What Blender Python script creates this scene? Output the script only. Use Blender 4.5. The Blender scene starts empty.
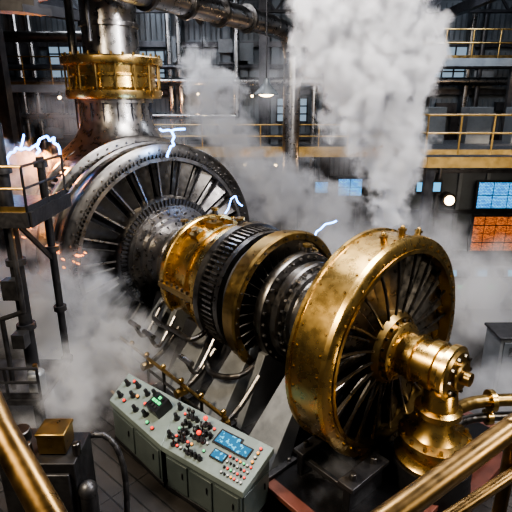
import bpy, math, random
from mathutils import Matrix, Vector, Euler
random.seed(7)
pi=math.pi
scene=bpy.context.scene
# ---------------------------------------------------------------- materials
def new_mat(name):
    m=bpy.data.materials.new(name); m.use_nodes=True
    nt=m.node_tree; b=nt.nodes['Principled BSDF']; return m,nt,b
def metal(name,c1,c2,rough=0.35,metallic=1.0,scale=2.5,rv=0.2,bump=0.05):
    m,nt,b=new_mat(name); N=nt.nodes; L=nt.links
    tc=N.new('ShaderNodeTexCoord'); n=N.new('ShaderNodeTexNoise'); n.inputs['Scale'].default_value=scale
    n.inputs['Detail'].default_value=6; n.inputs['Roughness'].default_value=0.65
    L.new(tc.outputs['Object'],n.inputs['Vector'])
    cr=N.new('ShaderNodeValToRGB'); cr.color_ramp.elements[0].position=0.3; cr.color_ramp.elements[1].position=0.62
    cr.color_ramp.elements[0].color=(*c2,1); cr.color_ramp.elements[1].color=(*c1,1)
    L.new(n.outputs['Fac'],cr.inputs['Fac']); L.new(cr.outputs['Color'],b.inputs['Base Color'])
    n2=N.new('ShaderNodeTexNoise'); n2.inputs['Scale'].default_value=scale*4; n2.inputs['Detail'].default_value=4
    L.new(tc.outputs['Object'],n2.inputs['Vector'])
    mr=N.new('ShaderNodeMapRange'); mr.inputs[1].default_value=0.3; mr.inputs[2].default_value=0.7
    mr.inputs[3].default_value=max(0.05,rough-rv/2); mr.inputs[4].default_value=rough+rv/2
    L.new(n2.outputs['Fac'],mr.inputs[0]); L.new(mr.outputs[0],b.inputs['Roughness'])
    b.inputs['Metallic'].default_value=metallic
    if bump:
        bp=N.new('ShaderNodeBump'); bp.inputs['Strength'].default_value=bump; bp.inputs['Distance'].default_value=0.02
        L.new(n2.outputs['Fac'],bp.inputs['Height']); L.new(bp.outputs['Normal'],b.inputs['Normal'])
    return m
def emis(name,c,s,base=(0.01,0.01,0.01)):
    m,nt,b=new_mat(name); b.inputs['Base Color'].default_value=(*base,1)
    b.inputs['Emission Color'].default_value=(*c,1); b.inputs['Emission Strength'].default_value=s
    return m
BRASS=metal('brass',(0.62,0.42,0.155),(0.40,0.26,0.085),0.28,1,1.2,0.10,0.02)
BRASSD=metal('aged_brass',(0.33,0.22,0.08),(0.15,0.10,0.04),0.34,1,2,0.15,0.03)
BRONZE=metal('handrail_bronze',(0.22,0.135,0.05),(0.10,0.065,0.028),0.34,1,3,0.15,0.03)
STEEL=metal('brushed_steel',(0.33,0.315,0.305),(0.21,0.205,0.20),0.30,1,1.5,0.12,0.02)
STEELM=metal('mid_steel',(0.155,0.148,0.14),(0.085,0.08,0.078),0.34,1,2,0.15,0.02)
DARK=metal('dark_steel',(0.07,0.07,0.075),(0.03,0.03,0.035),0.42,0.8,3,0.2)
BLADE=metal('blade_steel',(0.24,0.215,0.18),(0.11,0.10,0.085),0.32,1,2,0.15,0.02)
BLACK=metal('black_iron',(0.026,0.026,0.03),(0.012,0.012,0.014),0.5,0.6,3,0.2)
WALLM=metal('wall_paint',(0.075,0.088,0.10),(0.04,0.047,0.055),0.6,0.2,0.8,0.2)
PANELM=metal('wall_panel_metal',(0.14,0.155,0.17),(0.07,0.08,0.09),0.5,0.4,1.2,0.2)
CONS=metal('console_paint',(0.17,0.21,0.20),(0.12,0.15,0.145),0.45,0.1,2,0.15,0.02)
CONSD=metal('console_dark',(0.075,0.095,0.095),(0.05,0.065,0.065),0.45,0.1,2,0.15,0.02)
YEL=metal('yellow_paint',(0.50,0.32,0.10),(0.28,0.17,0.05),0.4,0.5,3,0.2)
RED=metal('oxide_red',(0.15,0.05,0.035),(0.07,0.027,0.02),0.45,0.3,2,0.2)
CAB=metal('cabinet_grey',(0.19,0.20,0.21),(0.11,0.12,0.13),0.45,0.3,2,0.2)
def flat(name,c,r=0.5,me=0):
    m,nt,b=new_mat(name); N=nt.nodes;L=nt.links
    n=N.new('ShaderNodeTexNoise'); n.inputs['Scale'].default_value=30
    mx=N.new('ShaderNodeMix'); mx.data_type='RGBA'
    mx.inputs['A'].default_value=(*[x*0.85 for x in c],1); mx.inputs['B'].default_value=(*c,1)
    L.new(n.outputs['Fac'],mx.inputs['Factor']); L.new(mx.outputs['Result'],b.inputs['Base Color'])
    b.inputs['Roughness'].default_value=r; b.inputs['Metallic'].default_value=me; return m
KNOB=flat('knob_black',(0.012,0.012,0.014),0.3)
BRED=emis('button_red',(1,0.04,0.02),1.6,(0.5,0.02,0.01)); BGRN=emis('button_green',(0.1,0.9,0.3),1.2,(0.02,0.3,0.1))
BWHT=flat('button_white',(0.6,0.6,0.58),0.4); BORG=emis('button_orange',(1,0.4,0.05),1.4,(0.5,0.15,0.02))
WARM=emis('lamp_warm',(1,0.70,0.36),16)
ARC=emis('arc_blue',(0.10,0.32,1.0),16); SPARK=emis('spark_orange',(1,0.25,0.03),9)
WIN=emis('window_glow',(0.35,0.5,0.65),0.6,(0.05,0.06,0.07))
def screen_mat(name,c,bg,s,sx=9):
    m,nt,b=new_mat(name); N=nt.nodes;L=nt.links
    tc=N.new('ShaderNodeTexCoord'); br=N.new('ShaderNodeTexBrick')
    mp=N.new('ShaderNodeMapping'); mp.inputs['Rotation'].default_value=(pi/2,0,0)
    L.new(tc.outputs['Object'],mp.inputs['Vector']); L.new(mp.outputs['Vector'],br.inputs['Vector'])
    br.inputs['Scale'].default_value=sx; br.inputs['Color1'].default_value=(*c,1); br.inputs['Color2'].default_value=(*bg,1)
    br.inputs['Mortar'].default_value=(*[x*0.4 for x in bg],1); br.inputs['Mortar Size'].default_value=0.05; br.inputs['Bias'].default_value=-0.2
    L.new(br.outputs['Color'],b.inputs['Emission Color']); b.inputs['Emission Strength'].default_value=s
    b.inputs['Base Color'].default_value=(0.01,0.01,0.01,1); b.inputs['Roughness'].default_value=0.2
    return m
SCRB=screen_mat('screen_blue',(0.10,0.5,1.0),(0.02,0.14,0.42),2.2,4)
SCRO=screen_mat('screen_orange',(1.0,0.26,0.06),(0.05,0.012,0.008),1.3,7)
SCRC=emis('screen_cyan',(0.10,0.45,0.8),1.6)
def floor_mat():
    m,nt,b=new_mat('floor_plates'); N=nt.nodes;L=nt.links
    tc=N.new('ShaderNodeTexCoord'); br=N.new('ShaderNodeTexBrick')
    mp=N.new('ShaderNodeMapping'); mp.inputs['Rotation'].default_value=(0,0,math.radians(41.5))
    L.new(tc.outputs['Object'],mp.inputs['Vector']); L.new(mp.outputs['Vector'],br.inputs['Vector'])
    br.inputs['Scale'].default_value=1.0; br.inputs['Brick Width'].default_value=1.6; br.inputs['Row Height'].default_value=0.28
    br.inputs['Mortar Size'].default_value=0.015; br.offset=0
    br.inputs['Color1'].default_value=(0.06,0.054,0.052,1); br.inputs['Color2'].default_value=(0.04,0.036,0.035,1); br.inputs['Mortar'].default_value=(0.012,0.012,0.012,1)
    ns=N.new('ShaderNodeTexNoise'); ns.inputs['Scale'].default_value=2; ns.inputs['Detail'].default_value=6
    L.new(tc.outputs['Object'],ns.inputs['Vector'])
    mx=N.new('ShaderNodeMix'); mx.data_type='RGBA'; mx.blend_type='MULTIPLY'; mx.inputs['Factor'].default_value=0.6
    L.new(br.outputs['Color'],mx.inputs['A']); L.new(ns.outputs['Fac'],mx.inputs['B']); L.new(mx.outputs['Result'],b.inputs['Base Color'])
    mr=N.new('ShaderNodeMapRange'); mr.inputs[3].default_value=0.25; mr.inputs[4].default_value=0.65
    L.new(ns.outputs['Fac'],mr.inputs[0]); L.new(mr.outputs[0],b.inputs['Roughness']); b.inputs['Metallic'].default_value=0.3
    bp=N.new('ShaderNodeBump'); bp.inputs['Strength'].default_value=0.4; bp.inputs['Distance'].default_value=0.02
    L.new(br.outputs['Fac'],bp.inputs['Height']); bp.invert=True; L.new(bp.outputs['Normal'],b.inputs['Normal'])
    return m
FLOORM=floor_mat()
# ---------------------------------------------------------------- mesh builder
def warp(x):
    if x>=0: return x
    if x>-1.05: return x*0.74
    return -0.777+(x+1.05)*0.95
class MB:
    def __init__(s): s.V=[];s.F=[];s.M=[];s.mats=[];s.T=Matrix()
    def mi(s,m):
        if m not in s.mats: s.mats.append(m)
        return s.mats.index(m)
    def add(s,vs,fs,mat,T=None):
        o=len(s.V); X=s.T if T is None else s.T@T
        s.V+= [tuple(X@Vector(v)) for v in vs]; k=s.mi(mat)
        for f in fs: s.F.append([i+o for i in f]); s.M.append(k)
    def box(s,c,d,mat,rot=None):
        T=Matrix.Translation(c)
        if rot is not None: T=T@(rot.to_matrix().to_4x4() if isinstance(rot,Euler) else rot)
        s.boxT(d,mat,T)
    def boxT(s,d,mat,T):
        x,y,z=[k/2 for k in d]
        vs=[(-x,-y,-z),(x,-y,-z),(x,y,-z),(-x,y,-z),(-x,-y,z),(x,-y,z),(x,y,z),(-x,y,z)]
        s.add(vs,[(0,3,2,1),(4,5,6,7),(0,1,5,4),(1,2,6,5),(2,3,7,6),(3,0,4,7)],mat,T)
    def beam(s,p0,p1,w,h,mat):
        p0=Vector(p0);p1=Vector(p1);d=p1-p0
        X=d.normalized(); Z=Vector((0,0,1))
        if abs(X.z)>0.99: Z=Vector((0,1,0))
        Y=Z.cross(X).normalized(); Z=X.cross(Y); c=(p0+p1)/2
        s.boxT((d.length,w,h),mat,Matrix(((X.x,Y.x,Z.x,c.x),(X.y,Y.y,Z.y,c.y),(X.z,Y.z,Z.z,c.z),(0,0,0,1))))
    def cyl(s,p0,p1,r,mat,seg=14,r1=None):
        p0=Vector(p0);p1=Vector(p1);d=p1-p0; r1=r if r1 is None else r1
        q=d.to_track_quat('Z','Y').to_matrix().to_4x4(); T=Matrix.Translation(p0)@q; L=d.length
        vs=[(r*math.cos(2*pi*i/seg),r*math.sin(2*pi*i/seg),0) for i in range(seg)]+[(r1*math.cos(2*pi*i/seg),r1*math.sin(2*pi*i/seg),L) for i in range(seg)]
        fs=[(i,(i+1)%seg,seg+(i+1)%seg,seg+i) for i in range(seg)]+[tuple(range(seg-1,-1,-1)),tuple(range(seg,2*seg))]
        s.add(vs,fs,mat,T)
    def sphere(s,c,r,mat,seg=12,rings=8,sc=(1,1,1)):
        vs=[(0,0,-r*sc[2])];
        for j in range(1,rings):
            a=-pi/2+pi*j/rings
            for i in range(seg): vs.append((r*sc[0]*math.cos(a)*math.cos(2*pi*i/seg),r*sc[1]*math.cos(a)*math.sin(2*pi*i/seg),r*sc[2]*math.sin(a)))
        vs.append((0,0,r*sc[2])); n=len(vs)-1; fs=[]
        for i in range(seg):
            k=(i+1)%seg
            fs.append((0,1+k,1+i)); fs.append((n,1+(rings-2)*seg+i,1+(rings-2)*seg+k))
            for j in range(rings-2): fs.append((1+j*seg+i,1+j*seg+k,1+(j+1)*seg+k,1+(j+1)*seg+i))
        s.add(vs,fs,mat,Matrix.Translation(c))
    def lathe(s,prof,mat,seg=96,T=None,closed=False):
        n=len(prof); vs=[]
        for (x,r) in prof:
            for i in range(seg):
                a=2*pi*i/seg; vs.append((x,r*math.sin(a),r*math.cos(a)))
        fs=[]; rng=range(n) if closed else range(n-1)
        for j in rng:
            k=(j+1)%n
            for i in range(seg):
                i2=(i+1)%seg; fs.append((j*seg+i,j*seg+i2,k*seg+i2,k*seg+i))
        s.add(vs,fs,mat,T)
    def lathez(s,prof,mat,c,seg=48):
        T=Matrix.Translation(c)@Matrix.Rotation(-pi/2,4,'Y')
        s.lathe(prof,mat,seg,T)
    def tube(s,pts,r,mat,seg=10,smooth=0):
        pts=[Vector(p) for p in pts]
        if smooth:
            q=[]; n=len(pts)
            for i in range(n-1):
                p0=pts[max(i-1,0)];p1=pts[i];p2=pts[i+1];p3=pts[min(i+2,n-1)]
                for k in range(smooth):
                    t=k/smooth
                    q.append(0.5*((2*p1)+(-p0+p2)*t+(2*p0-5*p1+4*p2-p3)*t*t+(-p0+3*p1-3*p2+p3)*t**3))
            q.append(pts[-1]); pts=q
        for a,b in zip(pts[:-1],pts[1:]): s.cyl(a,b,r,mat,seg)
        for p in pts[1:-1]: s.sphere(p,r,mat,seg,6)
    def radial(s,n,r0,r1,x,dx,th,mat,tilt=0,off=0,sweep=0):
        for i in range(n):
            a=2*pi*(i+off)/n
            T=Matrix.Rotation(a,4,'X')@Matrix.Translation((x,0,(r0+r1)/2))@Matrix.Rotation(sweep,4,'X')@Matrix.Rotation(tilt,4,'Z')
            s.boxT((dx,th,r1-r0),mat,T)
    def blades(s,n,r0,r1,x,w,th,mat,t0=0.3,t1=0.9,off=0,cone=0.0,segs=4,fl=0.35,curve=0.0):
        for i in range(n):
            a=2*pi*(i+off)/n; R=Matrix.Rotation(a,4,'X'); vs=[];fs=[]
            for j in range(segs+1):
                f=j/segs; r=r0+(r1-r0)*f; tw=t0+(t1-t0)*f; c,sn=math.cos(tw),math.sin(tw); ww=w*(1.1-fl+fl*f)
                for (px,py) in ((-ww/2,-th/2),(ww/2,-th/2),(ww/2,th/2),(-ww/2,th/2)):
                    vs.append((x+cone*f+px*c-py*sn, px*sn+py*c+curve*math.sin(pi*f), r))
            for j in range(segs):
                for k in range(4): fs.append((j*4+k,j*4+(k+1)%4,j*4+4+(k+1)%4,j*4+4+k))
            fs.append((3,2,1,0)); fs.append((segs*4,segs*4+1,segs*4+2,segs*4+3))
            s.add(vs,fs,mat,R)
    def bolts(s,n,r,x0,x1,br,mat,off=0.5):
        for i in range(n):
            a=2*pi*(i+off)/n; y=r*math.sin(a); z=r*math.cos(a)
            s.cyl((x0,y,z),(x1,y,z),br,mat,6)
    def rbolts(s,n,r0,r1,x,br,mat,off=0.5):
        for i in range(n):
            a=2*pi*(i+off)/n; s.cyl((x,r0*math.sin(a),r0*math.cos(a)),(x,r1*math.sin(a),r1*math.cos(a)),br,mat,8)
    def prism(s,bot,top,mat):
        n=len(bot); vs=list(bot)+list(top)
        fs=[tuple(range(n-1,-1,-1)),tuple(range(n,2*n))]+[(i,(i+1)%n,n+(i+1)%n,n+i) for i in range(n)]
        s.add(vs,fs,mat)
    def make(s,name,parent=None,bevel=0,angle=35,rs=1.0):
        if parent is not None and parent.name.startswith('steam_turbine'):
            s.V=[(warp(v[0]),v[1]*rs,v[2]*rs) for v in s.V]
        me=bpy.data.meshes.new(name); me.from_pydata(s.V,[],s.F)
        for m in s.mats: me.materials.append(m)
        me.polygons.foreach_set('material_index',s.M)
        me.polygons.foreach_set('use_smooth',[True]*len(s.F))
        me.update(); me.set_sharp_from_angle(angle=math.radians(angle))
        ob=bpy.data.objects.new(name,me); scene.collection.objects.link(ob)
        if parent: ob.parent=parent
        if bevel:
            b=ob.modifiers.new('bevel','BEVEL'); b.width=bevel; b.segments=2; b.limit_method='ANGLE'; b.angle_limit=math.radians(40)
        return ob
def empty(name,loc=(0,0,0),rz=0):
    e=bpy.data.objects.new(name,None); e.location=loc; e.rotation_euler=(0,0,rz); scene.collection.objects.link(e); return e

# ================================================================= TURBINE
AX=math.atan2(-.749,.6626); F=(2.47,7.45,2.57)
tur=empty('steam_turbine',F,AX)
m=MB()
m.lathe([(0.03,1.86),(0.03,2.04),(0.0,2.10),(-0.10,2.12),(-0.12,2.08),(-0.92,2.08),(-0.94,2.12),(-1.02,2.12),(-1.05,2.08),(-1.05,1.88),(-0.1,1.88)],BRASS,160,closed=True)
m.lathe([(0.05,1.82),(0.05,1.89),(-0.2,1.89),(-0.2,1.82)],BRASSD,128,closed=True)
m.bolts(40,1.96,0.03,0.055,0.022,BRASSD)
m.rbolts(36,2.07,2.10,-0.2,0.025,BRASSD); m.rbolts(36,2.07,2.10,-0.84,0.025,BRASSD)
for a in (-0.10,0.16,-0.36):
    m.T=Matrix.Rotation(a,4,'X')
    m.cyl((-0.35,0,2.05),(-0.35,0,2.17),0.07,BRASSD,12); m.cyl((-0.35,0,2.17),(-0.35,0,2.21),0.09,BRASSD,12); m.sphere((-0.35,0,2.22),0.05,BRASSD)
m.T=Matrix()
m.make('flywheel_rim',tur,rs=.95)
m=MB()
m.lathe([(-0.75,0.3),(-0.75,1.86),(-0.95,1.86),(-0.95,0.3)],DARK,96,closed=True)
m.blades(20,0.66,1.84,-0.33,0.50,0.05,BLADE,0.9,1.1,fl=0.65,curve=0.04)
m.radial(40,1.25,1.80,-0.62,0.25,0.03,DARK,0.3)
m.blades(20,0.66,1.84,-0.10,0.06,0.035,BLADE,0.0,0.0,off=0.22,curve=0.04)
m.lathe([(0.0,0.40),(0.0,0.62),(-0.12,0.70),(-0.6,0.70),(-0.6,0.40)],BRASSD,64,closed=True)
m.bolts(18,0.56,0,0.04,0.03,STEELM)
m.make('flywheel_vanes',tur,rs=.95)
m=MB()
m.lathe([(-0.1,0.0),(-0.1,0.52),(0.1,0.52),(0.14,0.46),(0.16,0.39),(0.36,0.39),(0.38,0.42),(0.44,0.42),(0.46,0.37),(0.62,0.37),(0.64,0.42),(0.80,0.42),(0.82,0.38),(0.92,0.38),(0.94,0.46),(1.04,0.46),(1.06,0.42)],BRASS,64)
m.lathe([(1.06,0.42),(1.10,0.38),(1.10,0.24),(1.16,0.24),(1.18,0.22),(1.18,0.12),(1.30,0.11),(1.32,0.0)],BRASSD,48)
m.bolts(10,0.33,1.08,1.15,0.035,STEELM); m.bolts(16,0.46,0.1,0.14,0.03,BRASSD)
m.make('front_shaft_coupling',tur)
m=MB()
m.lathe([(-1.0,0.9),(-1.15,0.9),(-1.15,0.84),(-2.15,0.84),(-2.18,0.92),(-2.3,0.92)],STEEL,80)
m.lathe([(-2.3,0.5),(-2.3,1.02),(-2.33,1.06),(-2.48,1.06),(-2.5,1.0),(-2.6,0.98),(-2.62,1.18),(-2.66,1.2),(-2.8,1.2),(-2.84,1.18),(-2.84,0.8)],STEELM,80)
m.bolts(28,0.98,-2.3,-2.23,0.035,STEEL); m.bolts(30,1.12,-2.62,-2.56,0.035,STEEL)
m.radial(8,0.84,0.88,-1.65,0.7,0.05,STEELM)
m.rbolts(14,0.84,0.94,-1.35,0.03,DARK)
m.make('drive_shaft_housing',tur)
m=MB()
m.lathe([(-3.0,1.40),(-3.0,1.53),(-3.04,1.57),(-3.14,1.57),(-3.16,1.52),(-3.42,1.52),(-3.44,1.42),(-3.2,1.40)],BRASSD,112,closed=True)
m.lathe([(-3.40,0.6),(-3.42,1.42),(-3.5,1.42),(-3.5,0.6)],BLACK,96,closed=True)
m.blades(36,0.92,1.40,-3.16,0.24,0.03,BLADE,0.5,1.0)
m.lathe([(-2.84,0.82),(-2.98,0.92),(-3.1,0.96),(-3.4,0.96)],STEELM,80)
m.bolts(30,1.47,-3.0,-2.97,0.025,STEELM)
m.lathe([(-3.75,1.25),(-3.75,1.42),(-3.9,1.42),(-3.9,1.25)],STEELM,96,closed=True)
m.radial(72,1.1,1.44,-4.15,0.42,0.045,STEEL)
m.lathe([(-3.5,1.1),(-3.75,1.28),(-4.5,1.28),(-4.5,0.8)],BLACK,96)
m.lathe([(-4.36,1.2),(-4.36,1.5),(-4.5,1.52),(-4.5,1.2)],STEELM,96,closed=True)
m.make('intermediate_rotor',tur,rs=1.0)
m=MB()
m.lathe([(-4.5,0.8),(-4.5,1.56),(-4.54,1.60),(-4.70,1.60),(-4.72,1.56),(-4.74,1.38),(-5.15,1.38),(-5.16,1.44),(-5.26,1.44),(-5.28,1.38),(-5.9,1.36),(-5.92,1.54),(-5.95,1.57),(-6.08,1.57),(-6.1,1.54),(-6.1,1.25),(-6.25,1.15),(-6.3,0.9)],BRASS,112)
m.bolts(36,1.49,-4.5,-4.44,0.035,STEELM); m.bolts(36,1.49,-4.72,-4.77,0.03,BRASSD); m.bolts(34,1.47,-5.92,-5.87,0.03,BRASSD)
m.rbolts(28,1.38,1.42,-4.95,0.03,BRASSD)
for a in (-0.75,-0.35,0.1,0.5,-1.3):
    m.T=Matrix.Rotation(a,4,'X')
    m.box((-5.6,0,1.42),(0.34,0.3,0.14),BRASSD); m.cyl((-5.6,0,1.46),(-5.6,0,1.56),0.06,STEELM); m.cyl((-5.6,0,1.56),(-5.6,0,1.59),0.09,BRASSD)
m.T=Matrix()
for a in (-pi/2,pi/2):
    m.T=Matrix.Rotation(a,4,'X'); m.box((-5.3,0,1.5),(1.5,0.14,0.26),BRASSD)
    for k in range(7): m.cyl((-5.95+k*0.22,-0.14,1.56),(-5.95+k*0.22,0.14,1.56),0.035,STEELM,6)
m.T=Matrix()
m.make('high_pressure_casing',tur,rs=0.92)
m=MB()
m.lathe([(-6.2,1.12),(-6.42,1.08),(-6.44,0.98),(-6.95,0.97),(-6.97,1.03),(-7.06,1.03),(-7.08,0.97),(-7.6,0.98),(-7.62,1.08),(-7.75,1.1),(-7.78,1.3),(-8.1,1.34)],STEEL,96)
m.rbolts(30,0.97,1.03,-6.6,0.025,DARK); m.bolts(28,1.2,-7.78,-7.72,0.035,STEELM)
m.rbolts(24,0.97,1.03,-7.4,0.025,DARK)
m.make('steel_shaft_housing',tur)
RS=1.04
m=MB()
m.lathe([(-8.02,2.62),(-8.02,2.86),(-8.06,2.92),(-8.2,2.94),(-8.22,2.88),(-8.7,2.88),(-8.72,2.94),(-8.85,2.94),(-8.85,2.62)],STEELM,160,closed=True)
m.lathe([(-8.0,2.48),(-8.0,2.58),(-8.3,2.60),(-8.3,2.48)],STEEL,144,closed=True)
m.radial(150,2.58,2.68,-8.06,0.16,0.05,STEELM)
m.bolts(60,2.76,-8.02,-7.99,0.03,STEEL)
m.lathe([(-8.5,0.9),(-8.5,2.6),(-8.62,2.6),(-8.62,0.9)],BLACK,96,closed=True)
m.blades(22,1.50,2.50,-8.24,0.52,0.05,STEELM,0.9,1.15,fl=0.5)
m.blades(22,1.55,2.50,-8.10,0.10,0.045,STEEL,0.1,0.2,off=0.30)
m.lathe([(-7.95,1.30),(-7.95,1.50),(-8.05,1.56),(-8.4,1.56),(-8.4,1.3)],STEELM,112,closed=True)
m.radial(80,1.32,1.50,-7.93,0.10,0.05,DARK)
m.lathe([(-7.80,1.2),(-7.80,1.34),(-7.95,1.36),(-7.95,1.2)],STEEL,96,closed=True)
m.make('low_pressure_wheel',tur,rs=RS)
m=MB()
m.lathe([(-8.85,2.5),(-9.35,2.5)],BLACK,96)
m.radial(110,2.45,2.84,-9.1,0.5,0.05,STEEL)
m.lathe([(-9.35,2.4),(-9.35,2.98),(-9.40,3.05),(-9.58,3.05),(-9.6,2.98),(-9.6,2.7),(-9.62,2.6)],STEELM,160)
m.bolts(64,2.92,-9.35,-9.31,0.03,STEEL)
m.radial(110,2.5,2.95,-9.95,0.6,0.06,STEEL)
m.lathe([(-9.6,2.6),(-10.3,2.6)],BLACK,96)
m.lathe([(-10.3,2.5),(-10.3,3.0),(-10.34,3.06),(-10.5,3.06),(-10.52,3.0),(-10.6,2.7),(-11.6,2.5),(-12.1,2.2),(-12.3,1.6),(-12.4,0)],STEELM,160)
m.make('exhaust_casing',tur,rs=RS)
m=MB(); c=(-10.75,0,0.05)
m.lathez([(1.5,2.0),(2.5,1.95),(2.72,1.6),(3.0,1.3),(3.3,1.1),(3.6,1.02),(4.0,1.0),(4.0,1.1),(4.1,1.1),(4.1,1.0),(4.28,1.0)],STEEL,c,72)
m.lathez([(4.1,1.0),(4.12,1.34),(4.2,1.38),(4.34,1.38),(4.38,1.28),(4.42,1.22),(4.7,1.20),(4.72,1.26),(4.78,1.26),(4.8,1.20),(4.98,1.22),(5.02,1.42),(5.08,1.44),(5.2,1.44),(5.24,1.38),(5.24,0.8)],BRASS,c,72)
m.lathez([(5.2,0.80),(6.0,0.78),(6.02,0.84),(6.12,0.84),(6.14,0.78),(9.2,0.78)],STEEL,c,64)
for i in range(28):
    a=2*pi*i/28; cx=math.cos(a);cy=math.sin(a)
    m.cyl((c[0]+1.3*cx,1.3*cy,4.34),(c[0]+1.3*cx,1.3*cy,4.48),0.035,BRASSD,6)
    m.cyl((c[0]+1.36*cx,1.36*cy,5.24),(c[0]+1.36*cx,1.36*cy,5.36),0.035,BRASSD,6)
for i in range(16):
    a=2*pi*i/16; cx=math.cos(a);cy=math.sin(a)
    m.cyl((c[0]+1.33*cx,1.33*cy,4.3),(c[0]+1.33*cx,1.33*cy,5.1),0.03,BRASSD,8)
    m.cyl((c[0]+1.03*cx,1.03*cy,3.45),(c[0]+1.03*cx,1.03*cy,4.1),0.02,DARK,6)
m.cyl((c[0]-0.95,-0.75,3.3),(c[0]-0.95,-0.75,9),0.12,STEELM); m.cyl((c[0]+0.8,-0.95,5.6),(c[0]+0.8,-0.95,9),0.07,DARK)
m.make('exhaust_stack',tur)
m=MB(); g=-F[2]
def saddle(x,w,half,top,mat):
    m.prism([(x-w/2,-half,g+0.45),(x+w/2,-half,g+0.45),(x+w/2,half,g+0.45),(x-w/2,half,g+0.45)],
            [(x-w/2,-half*0.62,top),(x+w/2,-half*0.62,top),(x+w/2,half*0.62,top),(x-w/2,half*0.62,top)],mat)
saddle(-1.75,0.6,1.5,-0.6,DARK); saddle(-2.72,0.2,1.7,-0.7,CAB); saddle(-5.0,0.9,1.8,-0.8,DARK); saddle(-5.9,0.2,1.9,-0.7,CAB); saddle(-7.0,0.5,1.5,-0.7,DARK); saddle(-8.45,0.5,2.7,-1.3,DARK);saddle(-9.9,0.9,2.7,-1.3,DARK)
saddle(-11.4,0.7,2.2,-1.2,DARK); saddle(-3.8,0.5,1.6,-0.9,DARK)
for x in (-1.7,-3.3,-4.7,-6.6):
    m.prism([(x-.42,-2.15,g+.45),(x+.42,-2.15,g+.45),(x+.42,-1.6,g+.45),(x-.42,-1.6,g+.45)],
            [(x-.24,-1.05,-.72),(x+.24,-1.05,-.72),(x+.24,-.8,-.72),(x-.24,-.8,-.72)],CAB)
    m.box((x,-1.9,g+.49),(1.05,.8,.08),DARK)
    for xx in (-.45,.45):
        for yy in (-2.2,-1.65): m.cyl((x+xx,yy,g+.5),(x+xx,yy,g+.58),.04,STEEL,6)
m.box((-5.6,0,g+0.22),(13.6,4.2,0.46),BLACK)
m.box((-5.6,0,g+0.40),(13.8,4.6,0.10),RED)
m.box((-0.3,-0.1,g+0.15),(3.7,3.7,0.34),RED)
for y in (-0.75,0.75):
    m.box((-0.5,y,g+0.50),(1.5,0.2,0.26),BLACK)
    for x in (-1.1,0.1):
        m.box((x,y,g+0.62),(0.25,0.3,0.4),DARK); m.cyl((x,y-0.25,g+0.75),(x,y+0.25,g+0.75),0.1,STEELM)
for x in (0.35,-0.9):
    m.box((x,-1.25,g+0.6),(0.14,0.9,0.6),BLACK); m.box((x,-1.25,g+0.93),(0.3,1.0,0.08),DARK)
    for y in (-1.55,-1.0): m.cyl((x,y,g+0.95),(x,y,g+1.08),0.06,STEELM,6)
m.box((-.3,-1.6,g+.75),(1.2,.08,.1),DARK)
m.make('base_frame',tur,bevel=0.01)
m=MB()
for k in range(6):
    x=-2.5-0.75*k; y=-2.2
    m.cyl((x,y,g+0.45),(x,y,g+1.15),0.035,STEELM); m.sphere((x,y,g+1.17),0.06,BRASS)
    if k%2==0:
        m.tube([(x,y,g+0.9),(x,-1.8,g+1.1),(x,-1.3,-1.0)],0.06,STEELM,8,3); m.cyl((x,y-0.15,g+0.9),(x,y+0.1,g+0.9),0.1,BRASSD,10)
m.tube([(-2.4,-2.2,g+1.08),(-6.9,-2.2,g+1.08)],0.04,BRASSD); m.tube([(-2.4,-2.2,g+0.78),(-6.9,-2.2,g+0.78)],0.03,STEELM)
for x in (-3.9,-5.5,-6.2):
    m.tube([(x,-2.1,g+1.6),(x+0.05,-1.9,g+1.3),(x,-1.4,-0.7)],0.045,STEEL,8,4)
    m.cyl((x-0.22,-2.12,g+1.65),(x+0.22,-2.12,g+1.65),0.06,STEEL)
m.tube([(-4.4,-1.2,-0.7),(-4.4,-1.65,-0.8),(-5.0,-1.7,-0.8),(-6.2,-1.6,-0.9),(-6.6,-0.9,-0.6)],0.06,STEELM,10,4)
m.tube([(-2.9,-0.9,-0.9),(-2.9,-1.5,-1.1),(-3.6,-1.75,-1.2),(-4.3,-1.3,-1.0)],0.06,STEELM,10,4)
m.make('lubrication_piping',tur)
m=MB()
for x,y,r in ((-2.72,0.2,1.18),(-4.6,-0.1,1.46),(-6.0,0.2,1.42),(-7.0,-0.1,1.0)):
    m.cyl((x,y,r-0.1),(x,y,r+0.12),0.07,STEELM); m.cyl((x,y,r+0.12),(x,y,r+0.17),0.11,BRASS)
m.make('relief_valves',tur)
px=0.85
m=MB()
m.lathez([(g+0.85,0.0),(g+0.85,0.62),(g+0.93,0.64),(g+0.97,0.60),(g+1.02,0.50),(g+1.2,0.52),(g+1.24,0.60),(g+1.32,0.60),(g+1.36,0.42),(g+1.5,0.30),(g+1.72,0.27),(g+1.76,0.38),(g+1.86,0.38),(g+1.9,0.30),(-0.3,0.26)],BRASS,(px,0,0),56)
for i in range(14):
    a=2*pi*i/14; m.cyl((px+.55*math.cos(a),.55*math.sin(a),g+1.32),(px+.55*math.cos(a),.55*math.sin(a),g+1.39),0.035,BRASSD,6)
m.lathez([(g+0.0,0.72),(g+0.55,0.66),(g+0.85,0.66),(g+0.85,0.0)],BLACK,(px,0,0),40)
def pipe2(z,r,y0,mat):
    m.tube([(px+.05,0.2,g+z),(px+0.2,0.9,g+z),(px+.7,1.6,g+z),(px+1.6,2.6,g+z)],r,mat,16,4)
    for t in ((.35,1.15),(.95,1.9)):
        m.lathe([(0,r*.9),(0,r*1.8),(0.09,r*1.8),(0.09,r*.9)],BRASS,32,Matrix.Translation((px+t[0],t[1],g+z))@Matrix.Rotation(0.9,4,'Z'),closed=True)
pipe2(1.62,.11,0,BRASSD); pipe2(1.28,.08,0,STEELM)
m.make('bearing_pedestal',tur)

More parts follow.
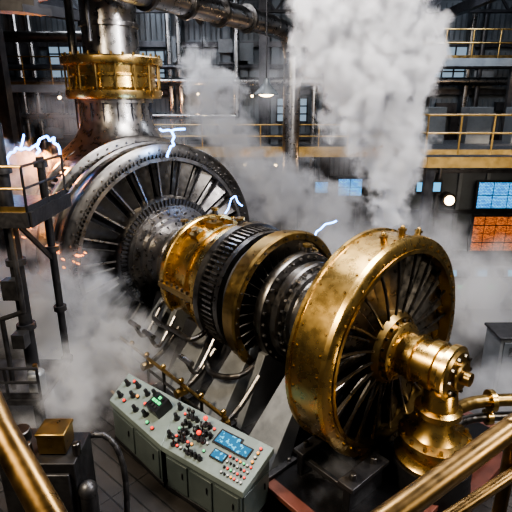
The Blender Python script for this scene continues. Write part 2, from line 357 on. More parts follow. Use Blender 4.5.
# ================================================================= CONTROL CONSOLE
con=empty('control_console')
m=MB()
L_=Vector((-2.7,8.9,1.2));Lf=Vector((-2.95,8.3,.95));K=Vector((-1.5,7.95,1.2));Kf=Vector((-1.65,6.95,.95));B=Vector((.3,6.6,1.2));Bf=Vector((-.2,5.9,.95))
def z0(v,z=0): return Vector((v.x,v.y,z))
def inset(q,f):
    c=sum(q,Vector())/len(q); return [c+(p-c)*f for p in q]
for q in ([Lf,Kf,K,L_],[Kf,Bf,B,K]):
    low=[z0(p,p.z-0.12) for p in q]
    m.prism([z0(p) for p in inset(q,0.93)],inset(low,0.93),CONSD)
    m.prism(low,q,CONS)
    fb=inset([z0(p) for p in q],0.97); m.prism([z0(p,0.0) for p in fb],[z0(p,0.1) for p in fb],BLACK)
def facepanels(a,b,n):
    for i in range(n):
        t0=(i+.06)/n;t1=(i+.94)/n
        p0=a.lerp(b,t0);p1=a.lerp(b,t1); d=(p1-p0); nrm=Vector((d.y,-d.x,0)).normalized()
        q=[z0(p0,0.16),z0(p1,0.16),z0(p1,0.76),z0(p0,0.76)]
        o=nrm*0.03
        m.prism([v-o*0.3 for v in q],[v+o for v in q],CONSD)
        m.beam(z0(p0.lerp(p1,.8),0.5)+o*1.5,z0(p0.lerp(p1,.8),0.62)+o*1.5,0.02,0.03,BLACK)
q1=inset([Lf,Kf,K,L_],.93);q2=inset([Kf,Bf,B,K],.93)
facepanels(q1[0],q1[1],2); facepanels(q2[0],q2[1],3)
facepanels(q2[1],q2[2],1)
m.make('cabinet',con,bevel=0.012)
def surf(q,u,v):
    a=q[0].lerp(q[1],u); b=q[3].lerp(q[2],u); p=a.lerp(b,v)
    X=(q[1]-q[0]).normalized(); Y=(q[3]-q[0]); N=X.cross(Y).normalized(); Y=N.cross(X)
    return Matrix(((X.x,Y.x,N.x,p.x),(X.y,Y.y,N.y,p.y),(X.z,Y.z,N.z,p.z),(0,0,0,1)))
QA=[Lf,Kf,K,L_];QB=[Kf,Bf,B,K]
m=MB()
def ctl(q,u,v,kind,s=1.0,mat=None):
    m.T=surf(q,u,v)
    if kind=='btn':
        m.cyl((0,0,0),(0,0,0.025*s),0.03*s,KNOB,10); m.cyl((0,0,0.02*s),(0,0,0.045*s),0.022*s,mat,10)
    if kind=='knob':
        m.cyl((0,0,0),(0,0,0.02),0.06*s,KNOB,14); m.cyl((0,0,0.02),(0,0,0.14*s),0.045*s,KNOB,14,0.036*s)
    if kind=='lever':
        m.cyl((0,0,0),(0,0,0.03),0.06*s,KNOB,14); m.cyl((0,0,0.0),(0.02,0.02,0.17*s),0.015*s,STEELM,8); m.sphere((0.02,0.02,0.19*s),0.045*s,mat or KNOB)
    if kind=='scr':
        m.box((0,0,0.012),(0.36*s,0.22*s,0.03),KNOB); m.box((0,0,0.03),(0.31*s,0.17*s,0.006),mat)
    if kind=='box':
        m.box((0,0,0.11),(0.30*s,0.30*s,0.22),KNOB)
        for i in range(3):
            for j in range(3): m.box((-0.09+.09*i,-0.09+.09*j,0.23),(0.055,0.055,0.03),random.choice([BGRN,KNOB,DARK]))
    m.T=Matrix()
cb=[BRED,BGRN,BWHT,BORG,BWHT,KNOB,BRED,KNOB]
def cscreen():
    mm,nt,b=new_mat('console_screen'); N=nt.nodes; L=nt.links
    tc=N.new('ShaderNodeTexCoord'); w=N.new('ShaderNodeTexNoise'); w.inputs['Scale'].default_value=14; L.new(tc.outputs['Object'],w.inputs['Vector'])
    cr=N.new('ShaderNodeValToRGB'); cr.color_ramp.interpolation='CONSTANT'
    cr.color_ramp.elements[0].color=(0.01,0.16,0.32,1); cr.color_ramp.elements[1].position=.58; cr.color_ramp.elements[1].color=(0.15,0.7,1,1)
    L.new(w.outputs['Fac'],cr.inputs['Fac']); L.new(cr.outputs[0],b.inputs['Emission Color']); b.inputs['Emission Strength'].default_value=1.3
    b.inputs['Base Color'].default_value=(0.01,0.02,0.03,1); b.inputs['Specular IOR Level'].default_value=0.1; b.inputs['Roughness'].default_value=0.6; return mm
SCRS=cscreen()
ctl(QA,0.80,0.62,'box',1.15)
for u,v in ((.12,.3),(.12,.7),(.3,.5),(.3,.8),(.45,.25),(.5,.75),(.62,.3),(.62,.85)): ctl(QA,u,v,'knob',1.0)
for u,v in ((.22,.25),(.38,.55),(.55,.5),(.7,.18),(.8,.15),(.2,.85)): ctl(QA,u,v,'btn',1.2,random.choice(cb))
for u,v in ((.06,.25),(.06,.62),(.06,.85)): ctl(QB,u,v,'knob',1.0)
for i in range(8):
    for j in range(5):
        u=.13+.048*i; v=.14+.16*j
        r=random.random()
        if r<.25: ctl(QB,u,v,'lever',0.95,random.choice([KNOB,KNOB,KNOB,BRED]))
        elif r<.55: ctl(QB,u,v,'knob',0.8)
        elif r<.9: ctl(QB,u,v,'btn',0.95,random.choice(cb))
ctl(QB,.63,.70,'scr',1.35,SCRS); ctl(QB,.78,.66,'scr',1.0,SCRS); ctl(QB,.62,.36,'scr',0.8,SCRS)
for i in range(7):
    for j in range(4):
        u=.72+.036*i; v=.12+.11*j
        ctl(QB,u,v,'btn',0.8,random.choice(cb))
for j in range(4): ctl(QB,.92,.55+.1*j,'btn',1.0,random.choice([BRED,BORG,BWHT]))
m.make('controls',con)

# ================================================================= ROOM
def single(name,fn,bevel=0):
    global m
    m=MB(); fn(); return m.make(name,None,bevel)
def f(): m.box((0,10,-0.1),(30,34,0.2),FLOORM)
single('floor',f)
def f():
    m.box((0,27.2,6),(30,0.4,12.4),WALLM)
    for i in range(12):
        x=-14+2.5*i; m.box((x,26.85,6),(0.4,0.4,12),PANELM)
        for j in range(5):
            z=1.3+2.3*j; m.box((x+1.25,26.97,z),(1.8,0.1,1.9),PANELM)
            for k in range(6): m.box((x+.55+.28*k,26.88,z),(0.06,0.06,1.7),WALLM)
    for z in (2.5,4.8,7.1,9.4): m.box((0,26.8,z),(30,0.5,0.25),DARK)
single('wall_back',f)
def f():
    m.box((14.9,10,6),(0.4,34,12.4),WALLM)
    for i in range(12): m.box((14.6,-4+2.7*i,6),(0.35,0.4,12),PANELM)
single('wall_right',f)
def f():
    m.box((-14.9,10,6),(0.4,34,12.4),WALLM)
    for i in range(12): m.box((-14.6,-4+2.7*i,6),(0.35,0.4,12),PANELM)
single('wall_left',f)
def f(): m.box((0,10,12.3),(30,34,0.2),BLACK)
single('ceiling',f)
WINS=[(-9.5,8.6,2.2,2.0),(-5.6,8.3,1.8,1.6),(5.6,8.6,1.8,1.6),(9.6,8.4,2.4,1.8),(1.9,6.2,1.6,1.2)]
for i,(x,z,w,h) in enumerate(WINS):
    def f():
        y=26.6
        m.box((x,y,z),(w,0.08,h),WIN)
        for k in range(5): m.box((x-w/2+w*k/4,y-0.06,z),(0.07,0.08,h+0.1),BLACK)
        for k in range(4): m.box((x,y-0.06,z-h/2+h*k/3),(w+0.1,0.08,0.07),BLACK)
    single('window_%d'%(i+1),f)
def f():
    for y in (10.5,15.5,20.5,24.6):
        z=10.6
        m.box((0,y,z),(28,0.3,0.12),BLACK); m.box((0,y,z+1.2),(28,0.3,0.12),BLACK)
        for i in range(15):
            x=-13.5+1.8*i; m.beam((x,y,z),(x+0.9,y,z+1.2),0.1,0.1,BLACK); m.beam((x+0.9,y,z+1.2),(x+1.8,y,z),0.1,0.1,BLACK)
    for x in (-8,-2.6,3.0,8.5): m.box((x,14,10.3),(0.25,22,0.4),BLACK)
single('roof_truss',f)
def col(x,y,h=12,w=0.45,mat=DARK):
    def f():
        m.box((x-w/2,y,h/2),(0.06,w,h),mat); m.box((x+w/2,y,h/2),(0.06,w,h),mat); m.box((x,y,h/2),(w,0.06,h),mat)
        m.box((x,y,0.05),(w+.3,w+.1,0.1),mat)
    single('steel_column',f)
for (x,y) in ((-9.5,19),(-6.3,25.35),(0.4,25.35),(3.6,25.35),(8.4,25.35),(11.8,13.4),(-12.4,13)): col(x,y)
def f():
    m.beam((-11.5,12.2,9.35),(-3.2,7.8,8.35),0.5,0.10,BLACK); m.beam((-11.5,12.2,8.95),(-3.2,7.8,7.95),0.5,0.10,BLACK); m.beam((-11.5,12.2,9.15),(-3.2,7.8,8.15),0.08,0.4,BLACK)
    m.beam((-12,15.5,9.9),(-2.5,9.6,9.0),0.4,0.3,DARK)
    m.beam((-9,8,8.9),(-6,18,9.4),0.3,0.3,BLACK)
    m.beam((-8.5,8,8.0),(-5.2,12,8.9),0.35,0.3,BLACK); m.beam((-6.8,7,7.9),(-3.4,9.0,8.5),0.3,0.3,DARK)
    m.beam((-7.5,9.5,7.7),(-4.2,11.6,8.9),0.16,0.16,RED); m.beam((-9,9,7.2),(-5.4,12.6,9.0),0.14,0.2,DARK)
    for k in range(8): m.beam((-11+k*1.0,12-k*.53,9.4-k*.12),(-10.6+k*1.0,13.6-k*.5,9.7-k*.1),0.1,0.1,BLACK)
single('crane_girder',f)
def f():
    m.beam((6.3,9.5,8.75),(11,12,8.1),0.5,0.4,BLACK); m.beam((5.4,10.5,9.0),(12,14.5,8.9),0.3,0.3,BLACK)
single('roof_beam',f)
def f():
    m.tube([(-7,8.0,9.4),(-3.7,12.4,9.35),(0.6,19.4,9.3),(1.3,20.8,9.2),(1.5,21.2,8.4),(1.5,21.2,4.0)],0.36,STEEL,20)
    d=Vector((4.3,7.0,-.05)).normalized()
    for t in (0,1.6,3.2,4.8,6.4): 
        p=Vector((-3.7,12.4,9.35))+d*t; m.cyl(p,p+d*0.12,0.46,STEELM,20)
    m.cyl((1.5,21.2,0),(1.5,21.2,4.0),0.36,STEELM,16)
single('overhead_steam_pipe',f)
def f():
    m.tube([(-14,25.9,7.6),(14,25.9,7.6)],0.2,STEEL,12); m.tube([(-14,26.1,8.3),(14,26.1,8.3)],0.12,DARK,10)
    m.tube([(-14,26.0,5.9),(-1,26.0,5.9),(-1,26.0,12)],0.16,STEEL,12)
    for x in (-12,-11.3,-7.6,-4.4,-3.9,3.0,6.6,7.0,10.8,11.4): m.tube([(x,26.2,0),(x,26.2,12)],0.13,random.choice([STEEL,DARK]),10)
    m.tube([(-14,20,9.0),(-6.5,20,9.0),(-6.5,25,9.0)],0.2,STEELM,12)
single('service_piping',f)
def f():
    n=0
    while n<60:
        x=random.uniform(-13,13); z=random.choice([1.2,3.4,5.3,6.4,8.0,9.0])+random.uniform(-.3,.3); n+=1
        w=random.uniform(.3,1.1); h=random.uniform(.3,1.2); mt_=random.choice([PANELM,CAB,DARK,DARK])
        if any(abs(x-a)<w_/2+.6 and abs(z-b_)<h_/2+.7 for a,b_,w_,h_ in WINS): continue
        m.box((x,26.4,z),(w,0.3,h),mt_)
single('junction_boxes',f)
def rail(p0,p1,n,mat,h=1.1,r=0.03):
    p0=Vector(p0);p1=Vector(p1)
    for i in range(n+1):
        p=p0.lerp(p1,i/n); m.cyl(p,p+Vector((0,0,h)),r,mat,8)
    for k in (1.0,0.55): m.cyl(p0+Vector((0,0,h*k)),p1+Vector((0,0,h*k)),r,mat,8)
    m.beam(p0+Vector((0,0,.08)),p1+Vector((0,0,.08)),0.02,0.14,mat)
def f():
    m.box((9.6,16.9,5.1),(9.4,6.0,0.12),DARK); m.box((9.6,13.95,5.0),(9.4,0.15,0.30),YEL); m.box((4.85,16.9,5.0),(0.15,6.0,0.30),YEL)
    for i in range(9): m.box((9.6,14.4+.65*i,4.92),(9.2,0.12,0.2),DARK)
    rail((4.85,14.0,5.2),(14.2,14.0,5.2),10,YEL); rail((4.85,14.0,5.2),(4.85,19.8,5.2),4,YEL)
    for x in (5.1,14.0): m.box((x,14.2,2.45),(0.25,0.25,4.9),DARK)
    for k in range(5): m.box((6.5+1.7*k,18.6,5.8),(0.9,0.7,1.3),PANELM)
single('mezzanine_walkway',f)
def f():
    m.box((1.5,23.5,4.5),(13,3.0,0.12),DARK); m.box((1.5,22.0,4.42),(13,0.14,0.32),YEL)
    rail((-5,22.0,4.56),(8,22.0,4.56),10,YEL)
    for x in (-4.8,-1.5,1.9,4.8,7.8): m.box((x,22.2,2.2),(0.2,0.2,4.4),DARK)
single('mezzanine_walkway',f)
def f():
    m.box((10.2,21.8,8.2),(7.6,2.0,0.12),DARK); rail((6.5,20.8,8.26),(14.0,20.8,8.26),7,BRASSD)
    m.box((10.2,20.8,8.15),(7.6,0.1,0.3),PANELM)
    for x in (6.7,10.5,13.8): m.box((x,21.0,4.1),(0.2,0.2,8.2),DARK)
single('upper_gallery',f)
def f():
    m.box((-10,21.8,7.2),(8,2.0,0.12),DARK); rail((-14,20.8,7.26),(-6,20.8,7.26),7,BRASSD); m.box((-10,20.8,7.15),(8,0.1,0.3),PANELM)
    for x in (-13.8,-10,-6.2): m.box((x,21.0,3.6),(0.2,0.2,7.2),DARK)
single('upper_gallery',f)
def f():
    m.box((10.3,20.2,2.4),(8.6,0.3,4.8),WALLM)
    for i in range(8): m.box((6.2+1.15*i,20.0,2.4),(0.15,0.12,4.8),PANELM)
    for z in (0.4,2.2,3.9): m.box((10.3,20.0,z),(8.6,0.14,0.15),DARK)
    m.tube([(5.9,19.9,4.3),(14.3,19.9,4.3)],0.1,STEELM); m.tube([(7.6,19.9,0),(7.6,19.9,4.6)],0.08,STEELM)
single('wall_control_room',f)
def scr(name,x,y,z,w,h,mat,nx=3,nz=2):
    e=empty(name,(x,y,z)); global m
    m=MB(); m.box((0,0,0),(w+.14,.1,h+.14),BLACK); m.make('frame',e)
    m=MB()
    for i in range(nx):
        for j in range(nz):
            m.box((-w/2+(i+.5)*w/nx,-0.06,-h/2+(j+.5)*h/nz),(w/nx*.93,.02,h/nz*.92),mat)
    m.make('display',e)
scr('display_screen',10.1,19.7,2.95,1.9,1.1,SCRB,3,2)
scr('display_screen',12.5,19.7,2.95,1.8,1.1,SCRB,3,2)
scr('display_screen',7.1,19.7,3.3,1.0,0.4,SCRC,2,1)
scr('display_screen',4.3,21.9,2.9,1.1,0.8,SCRB,2,2)
scr('display_screen',3.0,21.9,2.9,0.6,0.5,SCRB,1,1)
scr('indicator_panel',10.1,19.7,1.3,1.9,1.5,SCRO,4,4)
scr('indicator_panel',12.5,19.7,1.3,1.9,1.5,SCRO,4,4)
def f():
    m.cyl((8.0,19.6,2.75),(8.0,20.0,2.75),0.30,BLACK,24); m.cyl((8.0,19.56,2.75),(8.0,19.62,2.75),0.2,WARM,24)
single('bulkhead_lamp',f)
def f():
    for i,x in enumerate((6.6,7.6,8.6)):
        m.box((x,15.2,0.55),(0.9,0.7,1.1),CAB); m.box((x,15.1,1.25),(0.9,0.5,0.35),CAB,Euler((-.4,0,0)))
        m.box((x-.15,14.84,1.28),(0.3,0.02,0.2),SCRC,Euler((-.4,0,0))); m.box((x+.2,14.84,0.8),(0.2,0.02,0.1),BGRN)
single('instrument_console',f,0.01)
def f():
    m.box((5.95,10.0,0.8),(0.9,0.7,1.6),CAB); m.box((5.95,9.64,0.85),(0.75,0.04,1.35),PANELM); m.box((6.2,9.6,0.9),(0.03,0.05,0.2),BLACK)
    m.box((5.95,10.0,1.63),(1.0,0.8,0.06),DARK)
    for k in range(5): m.box((5.9,9.61,1.2+.05*k),(0.4,0.03,0.015),BLACK)
single('electrical_cabinet',f,0.01)
def f():
    m.box((7.2,11.0,0.5),(0.8,0.7,1.0),CAB); m.cyl((7.2,11.0,1.0),(7.2,11.0,1.5),0.3,STEELM,20); m.cyl((7.2,11,1.5),(7.2,11,1.6),0.36,STEEL,20)
single('pump_unit',f,0.01)
def hang(x,y,z,zt=10.3,s=1.0):
    e=empty('pendant_lamp',(x,y,z)); global m
    m=MB(); m.lathez([(0.0,0.42*s),(0.05,0.40*s),(0.2,0.22*s),(0.32,0.12*s),(0.45,0.08*s),(0.45,0)],PANELM,(0,0,0),32); m.cyl((0,0,.4),(0,0,zt-z),0.015,BLACK,6); m.make('shade',e)
    m=MB(); m.sphere((0,0,0.05),0.28*s,WARM,16,8,(1,1,.5)); m.make('bulb',e)
hang(0.30,14.8,6.85,10.5,0.85); hang(-2.5,24.3,6.0,10.6,0.6); hang(6.6,24.2,6.6,10.6,.5)
def f():
    for (x,y,z) in ((-0.5,21.95,3.9),(0.9,21.95,3.9),(5.6,21.9,3.9),(-0.2,26.2,6.9),(-3.0,26.2,7.0),(7.4,26.2,6.1),(-8,20.6,6.8),(10.9,13.7,4.7),(13.0,20.5,7.8)):
        m.sphere((x,y,z),0.07,WARM,8,6); m.cyl((x,y,z+.05),(x,y,z+.25),0.05,BLACK,8)
single('walkway_lamps',f)

# ================================================================= LEFT TOWER
def f():
    m.box((-6.2,9.3,4.7),(4.3,1.9,0.1),DARK); m.box((-6.2,8.35,4.66),(4.3,0.1,0.28),BLACK); m.box((-4.05,9.3,4.66),(0.1,1.9,0.28),BLACK)
    rail((-8.2,8.38,4.75),(-4.08,8.38,4.75),6,BRASSD,0.85,.025); rail((-4.08,8.38,4.75),(-4.08,10.2,4.75),2,BLACK,0.85,.025)
    for (x,y,r) in ((-4.75,9.0,0.13),(-4.4,9.9,0.08),(-7.5,9.0,0.13)):
        m.cyl((x,y,0),(x,y,6.3 if r>.1 else 5.6),r,BLACK,14)
        for z in (0.9,2.2,3.6,4.4,5.4): m.cyl((x,y,z),(x,y,z+.12),r+.06,DARK,14)
    m.box((-6.0,9.0,0.95),(3.4,1.6,0.12),DARK); rail((-7.5,8.25,1.0),(-4.3,8.25,1.0),5,BLACK,0.7)
    for x in (-5.2,-5.65): m.cyl((x,8.3,1.0),(x,8.3,4.7),0.03,BLACK,8)
    for k in range(13): m.cyl((-5.2,8.3,1.2+.28*k),(-5.65,8.3,1.2+.28*k),0.02,BLACK,6)
    m.beam((-4.75,9.0,4.6),(-4.4,9.9,3.4),0.08,0.08,BLACK); m.tube([(-5.0,8.6,1.0),(-5.0,8.6,2.6),(-4.5,8.5,2.8),(-4.5,8.5,4.6)],0.05,DARK)
    for x,y in ((-4.4,8.3),(-7.6,8.3),(-4.4,9.7)): m.box((x,y,0.45),(0.15,0.15,0.9),BLACK)
    m.box((-4.75,8.7,3.2),(0.3,0.25,0.4),DARK); m.box((-4.75,8.7,2.1),(0.25,0.25,0.3),DARK)
    m.cyl((-4.45,8.5,1.01),(-4.45,8.5,1.45),0.17,CAB,20); m.sphere((-4.45,8.5,1.45),0.17,CAB,16,8,(1,1,.5)); m.cyl((-4.45,8.5,1.52),(-4.45,8.5,1.65),0.05,BRASSD)
single('access_tower',f)
def f():
    m.box((-3.0,5.9,0.9),(0.85,0.7,1.8),BLACK); m.box((-3.0,5.52,1.0),(0.7,0.06,1.3),DARK)
    m.box((-2.95,5.9,1.98),(0.40,0.36,0.32),BRASSD); m.box((-2.95,5.9,2.14),(0.43,0.39,0.05),BRASSD)
    for x in (-3.3,-2.6): m.cyl((x,5.75,1.8),(x,5.75,2.0),0.06,STEELM)
    m.cyl((-2.45,5.6,0),(-2.45,5.6,1.3),0.12,DARK); m.sphere((-2.45,5.6,1.3),0.14,DARK)
    m.tube([(-2.95,6.2,1.6),(-2.4,6.3,1.7),(-2.1,6.2,1.2),(-2.1,6.1,0.0)],0.05,DARK,8,4)
    m.box((-3.7,6.3,0.8),(0.5,0.6,1.6),DARK); m.cyl((-3.7,6.3,1.6),(-3.7,6.3,1.8),0.16,STEELM)
single('pump_control_box',f,0.02)
def f():
    m.T=Matrix.Translation((F[0],F[1],0))@Matrix.Rotation(AX,4,'Z')
    m.box((-1.4,-2.75,0.006),(9.0,0.06,0.012),YEL)
    m.box((-1.4,-2.5,0.006),(9.0,0.04,0.012),YEL)
single('floor_safety_line',f)
def f():
    m.box((0,0.1,4.0),(10,3.4,0.1),DARK)
    m.tube([(-1.75,2.6,5.25),(-1.33,2.1,5.07),(-0.85,1.62,4.86),(-0.6,1.3,4.8)],0.072,BRONZE,20); m.cyl((-1.5,1.6,4.0),(-1.45,2.2,5.1),0.04,BRONZE)
    m.tube([(0.2,1.28,5.1),(0.517,1.5,5.1),(1.38,2.12,5.1),(2.6,3.0,5.1)],0.055,BRONZE,20)
    m.tube([(0.3,1.28,4.9),(0.766,1.64,4.9),(1.35,2.0,4.9),(2.6,2.9,4.9)],0.03,BRONZE,16)
    m.cyl((1.32,2.05,4.0),(1.32,2.05,5.1),0.035,BRONZE,12); m.sphere((1.32,2.06,5.1),0.07,BRONZE)
    for x in (-4.8,4.8): m.box((x,0,2),(0.3,0.3,4),BLACK)
single('viewing_gantry',f)
def arc(pts,r=0.02,n=5,j=0.12):
    P=[]
    pts=[Vector(p) for p in pts]
    for a,b in zip(pts[:-1],pts[1:]):
        for k in range(n):
            P.append(a.lerp(b,k/n)+Vector((random.uniform(-j,j),random.uniform(-j,j),random.uniform(-j,j)))*(0 if k==0 else 1))
    P.append(pts[-1])
    def f():
        for a,b in zip(P[:-1],P[1:]): m.cyl(a,b,r,ARC,6)
    single('electric_arc',f)
arc([(-2.3,12.6,5.3),(-2.1,12.6,5.6),(-2.15,12.6,5.95)],.028,4,.05); arc([(-2.45,12.6,6.0),(-2.15,12.6,5.95),(-1.8,12.6,6.0)],.028,3,.04)
arc([(-6.9,13.5,5.0),(-6.6,13.5,5.45),(-6.1,13.5,5.5)],.03,4,.09); arc([(-6.5,13.5,5.4),(-6.35,13.5,5.8)],.025,4,.06); arc([(-5.95,13.2,5.3),(-5.8,13.2,5.7),(-5.4,13.2,5.75),(-5.3,13.2,5.3)],0.03,4,.07)
arc([(1.35,11.5,3.1),(1.5,11.5,3.6),(2.0,11.6,3.85)],0.022,4,.06)
arc([(-0.8,12.2,3.9),(-0.55,12.2,4.35),(-0.35,12.2,4.1)],0.018,4,.06)
def f():
    for k in range(30):
        x=-5.7+random.gauss(0,.3); y=12.2+random.gauss(0,.3); z=3.6+random.gauss(0,.12); m.beam((x,y,z),(x+random.uniform(.08,.22),y,z-random.uniform(0,.08)),0.018,0.018,SPARK)
    for k in range(18):
        x=-4.6+random.gauss(0,.2); y=11.2+random.gauss(0,.2); z=3.1+random.gauss(0,.1); m.beam((x,y,z),(x+random.uniform(.04,.14),y,z-.04),0.016,0.016,SPARK)
single('sparks',f)
# ================================================================= STEAM
def steam(name,blobs,dens,nscale=0.8,dist=0.9,col=(0.93,0.93,0.955),sharp=2.2,step=0.45,seed=0.0,thresh=0.0,em=0.0):
    mn=Vector([min(b[0][i]-b[1][i]*1.0 for b in blobs) for i in range(3)])-Vector((.3,.3,.3))
    mx=Vector([max(b[0][i]+b[1][i]*1.0 for b in blobs) for i in range(3)])+Vector((.3,.3,.3))
    mn.z=max(mn.z,0.02); mx.z=min(mx.z,12.0)
    c=(mn+mx)/2; d=mx-mn
    mat=bpy.data.materials.new(name+'_vapour'); mat.use_nodes=True; nt=mat.node_tree; N=nt.nodes; L=nt.links; N.clear()
    out=N.new('ShaderNodeOutputMaterial'); vol=N.new('ShaderNodeVolumePrincipled'); L.new(vol.outputs[0],out.inputs['Volume'])
    vol.inputs['Color'].default_value=(*col,1); vol.inputs['Anisotropy'].default_value=0.0
    tc=N.new('ShaderNodeTexCoord')
    def vm(op,a,b=None):
        n=N.new('ShaderNodeVectorMath'); n.operation=op
        for i,x in enumerate((a,b)):
            if x is None: continue
            if isinstance(x,(tuple,list,Vector)): n.inputs[i].default_value=tuple(x)
            else: L.new(x,n.inputs[i])
        return n
    def mt(op,a,b=None,cl=False):
        n=N.new('ShaderNodeMath'); n.operation=op; n.use_clamp=cl
        for i,x in enumerate((a,b)):
            if x is None: continue
            if isinstance(x,(int,float)): n.inputs[i].default_value=x
            else: L.new(x,n.inputs[i])
        return n.outputs[0]
    P=vm('ADD',tc.outputs['Object'],(seed,seed*1.7,seed*.6)).outputs[0]
    n1=N.new('ShaderNodeTexNoise'); n1.inputs['Scale'].default_value=nscale; n1.inputs['Detail'].default_value=4; n1.inputs['Roughness'].default_value=0.68; L.new(P,n1.inputs['Vector'])
    off=vm('SUBTRACT',n1.outputs['Color'],(.5,.5,.5)).outputs[0]
    sc=N.new('ShaderNodeVectorMath'); sc.operation='SCALE'; L.new(off,sc.inputs[0]); sc.inputs['Scale'].default_value=dist*2.2
    Q=vm('ADD',tc.outputs['Object'],sc.outputs[0]).outputs[0]
    acc=None
    for (p,r,*w) in blobs:
        lp=Vector(p)-c
        a=vm('SUBTRACT',Q,tuple(lp)).outputs[0]; b=vm('DIVIDE',a,r).outputs[0]; l=vm('LENGTH',b).outputs['Value']
        v=mt('MAXIMUM',mt('SUBTRACT',1.0,l),0.0)
        acc=v if acc is None else mt('ADD',acc,v)
    n2=N.new('ShaderNodeTexNoise'); n2.inputs['Scale'].default_value=nscale*2.6; n2.inputs['Detail'].default_value=3; L.new(P,n2.inputs['Vector'])
    mr=N.new('ShaderNodeMapRange'); L.new(n2.outputs['Fac'],mr.inputs[0]); mr.inputs[1].default_value=.35; mr.inputs[2].default_value=.65; mr.inputs[3].default_value=.2; mr.inputs[4].default_value=1.35
    acc=mt('MULTIPLY',acc,mr.outputs[0]); acc=mt('SUBTRACT',acc,thresh)
    acc=mt('MULTIPLY',acc,sharp,True)
    D=mt('MULTIPLY',acc,dens); L.new(D,vol.inputs['Density'])
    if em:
        vol.inputs['Emission Color'].default_value=(0.93,0.92,1,1); L.new(mt('MULTIPLY',D,em),vol.inputs['Emission Strength'])  # glow put into the vapour in place of multiply scattered light
    try: mat.cycles.volume_step_rate=step
    except Exception as e: print(e)
    mb=MB(); mb.box((0,0,0),tuple(d),mat)
    o=mb.make(name); o.location=c; return o
def b(x,y,z,r): return ((x,y,z),(r,r*.95,r))
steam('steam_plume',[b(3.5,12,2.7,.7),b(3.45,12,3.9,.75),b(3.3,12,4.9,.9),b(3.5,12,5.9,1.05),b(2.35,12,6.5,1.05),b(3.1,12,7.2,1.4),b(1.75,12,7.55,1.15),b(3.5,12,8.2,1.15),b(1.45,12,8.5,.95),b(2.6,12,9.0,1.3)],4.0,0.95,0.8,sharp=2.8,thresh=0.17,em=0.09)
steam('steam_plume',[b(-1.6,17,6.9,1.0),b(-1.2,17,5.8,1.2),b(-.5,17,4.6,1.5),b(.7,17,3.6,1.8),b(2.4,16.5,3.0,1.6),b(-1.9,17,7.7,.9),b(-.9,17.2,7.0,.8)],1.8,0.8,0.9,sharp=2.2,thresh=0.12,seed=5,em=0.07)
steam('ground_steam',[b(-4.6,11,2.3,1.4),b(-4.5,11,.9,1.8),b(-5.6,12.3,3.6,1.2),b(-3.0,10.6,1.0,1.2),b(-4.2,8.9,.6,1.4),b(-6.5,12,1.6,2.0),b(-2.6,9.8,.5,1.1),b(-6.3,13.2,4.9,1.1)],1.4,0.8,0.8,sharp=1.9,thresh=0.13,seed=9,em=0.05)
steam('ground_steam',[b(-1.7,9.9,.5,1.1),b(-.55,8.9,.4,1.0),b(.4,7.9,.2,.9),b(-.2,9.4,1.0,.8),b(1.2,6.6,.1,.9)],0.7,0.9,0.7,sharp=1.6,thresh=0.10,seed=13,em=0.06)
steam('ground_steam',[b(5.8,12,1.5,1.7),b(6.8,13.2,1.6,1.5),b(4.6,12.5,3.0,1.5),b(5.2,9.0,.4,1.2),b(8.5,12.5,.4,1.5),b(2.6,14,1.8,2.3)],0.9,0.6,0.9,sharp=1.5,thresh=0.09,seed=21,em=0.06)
steam('drifting_steam',[b(-6.5,18.0,6.3,1.7),b(-3.0,18.5,5.0,1.5),b(.8,18.8,7.3,1.6),b(3.5,18.6,5.0,1.9)],0.28,0.5,1.1,sharp=1.6,step=0.8,thresh=0.06,seed=33,em=0.06)
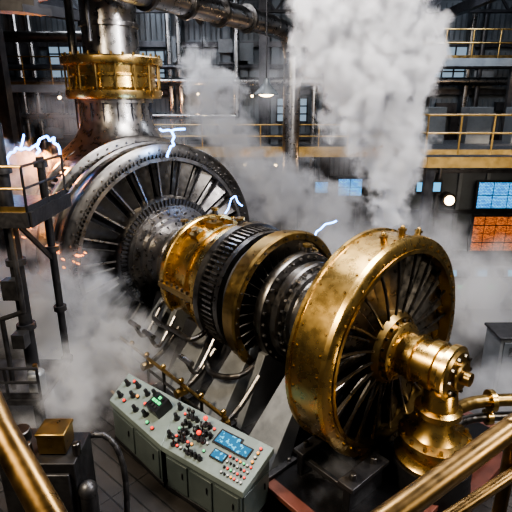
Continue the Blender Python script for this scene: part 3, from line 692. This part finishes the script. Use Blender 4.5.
# ================================================================= LIGHTS
def area(name,loc,tgt,size,power,col):
    l=bpy.data.lights.new(name,'AREA'); l.energy=power; l.size=size; l.color=col
    o=bpy.data.objects.new(name,l); o.location=loc; o.rotation_euler=(Vector(tgt)-Vector(loc)).to_track_quat('-Z','Y').to_euler(); scene.collection.objects.link(o)
area('overhead_fill',(1,9,11.3),(0.5,11,0),3.2,1700,(1,0.96,0.93))  # added overhead light, no fixture modelled; gives the brass something to reflect
area('fill_warm',(-6,3,9.5),(1.5,9,2.5),1.5,1500,(1,0.83,0.60))  # added light out of frame, for warm highlights on the brass
area('fill_cool',(7.5,6,10),(2,11,5),1.6,1200,(0.98,0.96,1))  # added light out of frame, aimed towards the main plume
area('fill_face',(8,1.5,7.5),(2.7,7.3,2.4),1.2,420,(1,0.9,0.75))  # added light out of frame, brightens the flywheel face and vanes
area('overhead_fill',(-3,17,11.5),(-3,17,0),4,1000,(0.9,0.93,1))  # added overhead light for the rear of the machine, no fixture modelled
area('overhead_fill',(8,19,11.5),(8,24,3),4,1100,(0.8,0.88,1))  # added light for the right background, no fixture modelled
area('overhead_fill',(-7,21,11.5),(-6,26,5),3,600,(0.8,0.88,1))  # added light for the left back wall, no fixture modelled
area('mezzanine_fill',(9,17,4.7),(9,19.8,1.5),2,90,(1,0.8,0.6))  # added light below the deck to brighten the mezzanine area
def pt(name,loc,p,col,r=0.15):
    l=bpy.data.lights.new(name,'POINT'); l.energy=p; l.color=col; l.shadow_soft_size=r
    o=bpy.data.objects.new(name,l); o.location=loc; scene.collection.objects.link(o)
pt('glow_orange',(-5.9,13.6,5.3),480,(1,0.34,0.07)); pt('spark_light',(-5.2,12.0,3.4),170,(1,0.36,0.09))
pt('walkway_light',(5.6,21.6,3.9),80,(1,.6,.3)); pt('walkway_light',(-0.5,21.6,3.8),80,(1,.6,.3)); pt('walkway_light',(-3.0,25.6,6.8),80,(1,.6,.3)); pt('walkway_light',(11.5,20.4,7.6),80,(1,.65,.35))
pt('arc_light',(-2.2,12.4,5.6),60,(.3,.55,1)); pt('arc_light',(-6.8,13.0,5.7),40,(.3,.55,1)); pt('arc_light',(1.6,11.3,3.6),40,(.4,.6,1))
pt('shaft_lamp',(3.6,6.0,1.9),15,(1,.8,.5))
w=bpy.data.worlds.new('world'); scene.world=w; w.use_nodes=True; bg=w.node_tree.nodes['Background']; bg.inputs[0].default_value=(.57,.56,.57,1); bg.inputs[1].default_value=0.22
scene.view_settings.look='AgX - Medium High Contrast'
scene.view_settings.exposure=0.05
# ================================================================= CAMERA
cam=bpy.data.cameras.new('camera'); cam.lens=33.75; cam.sensor_width=36; cam.clip_end=200
co=bpy.data.objects.new('camera',cam); co.location=(0,0,6.7); co.rotation_euler=(math.radians(72),0,0); scene.collection.objects.link(co); scene.camera=co
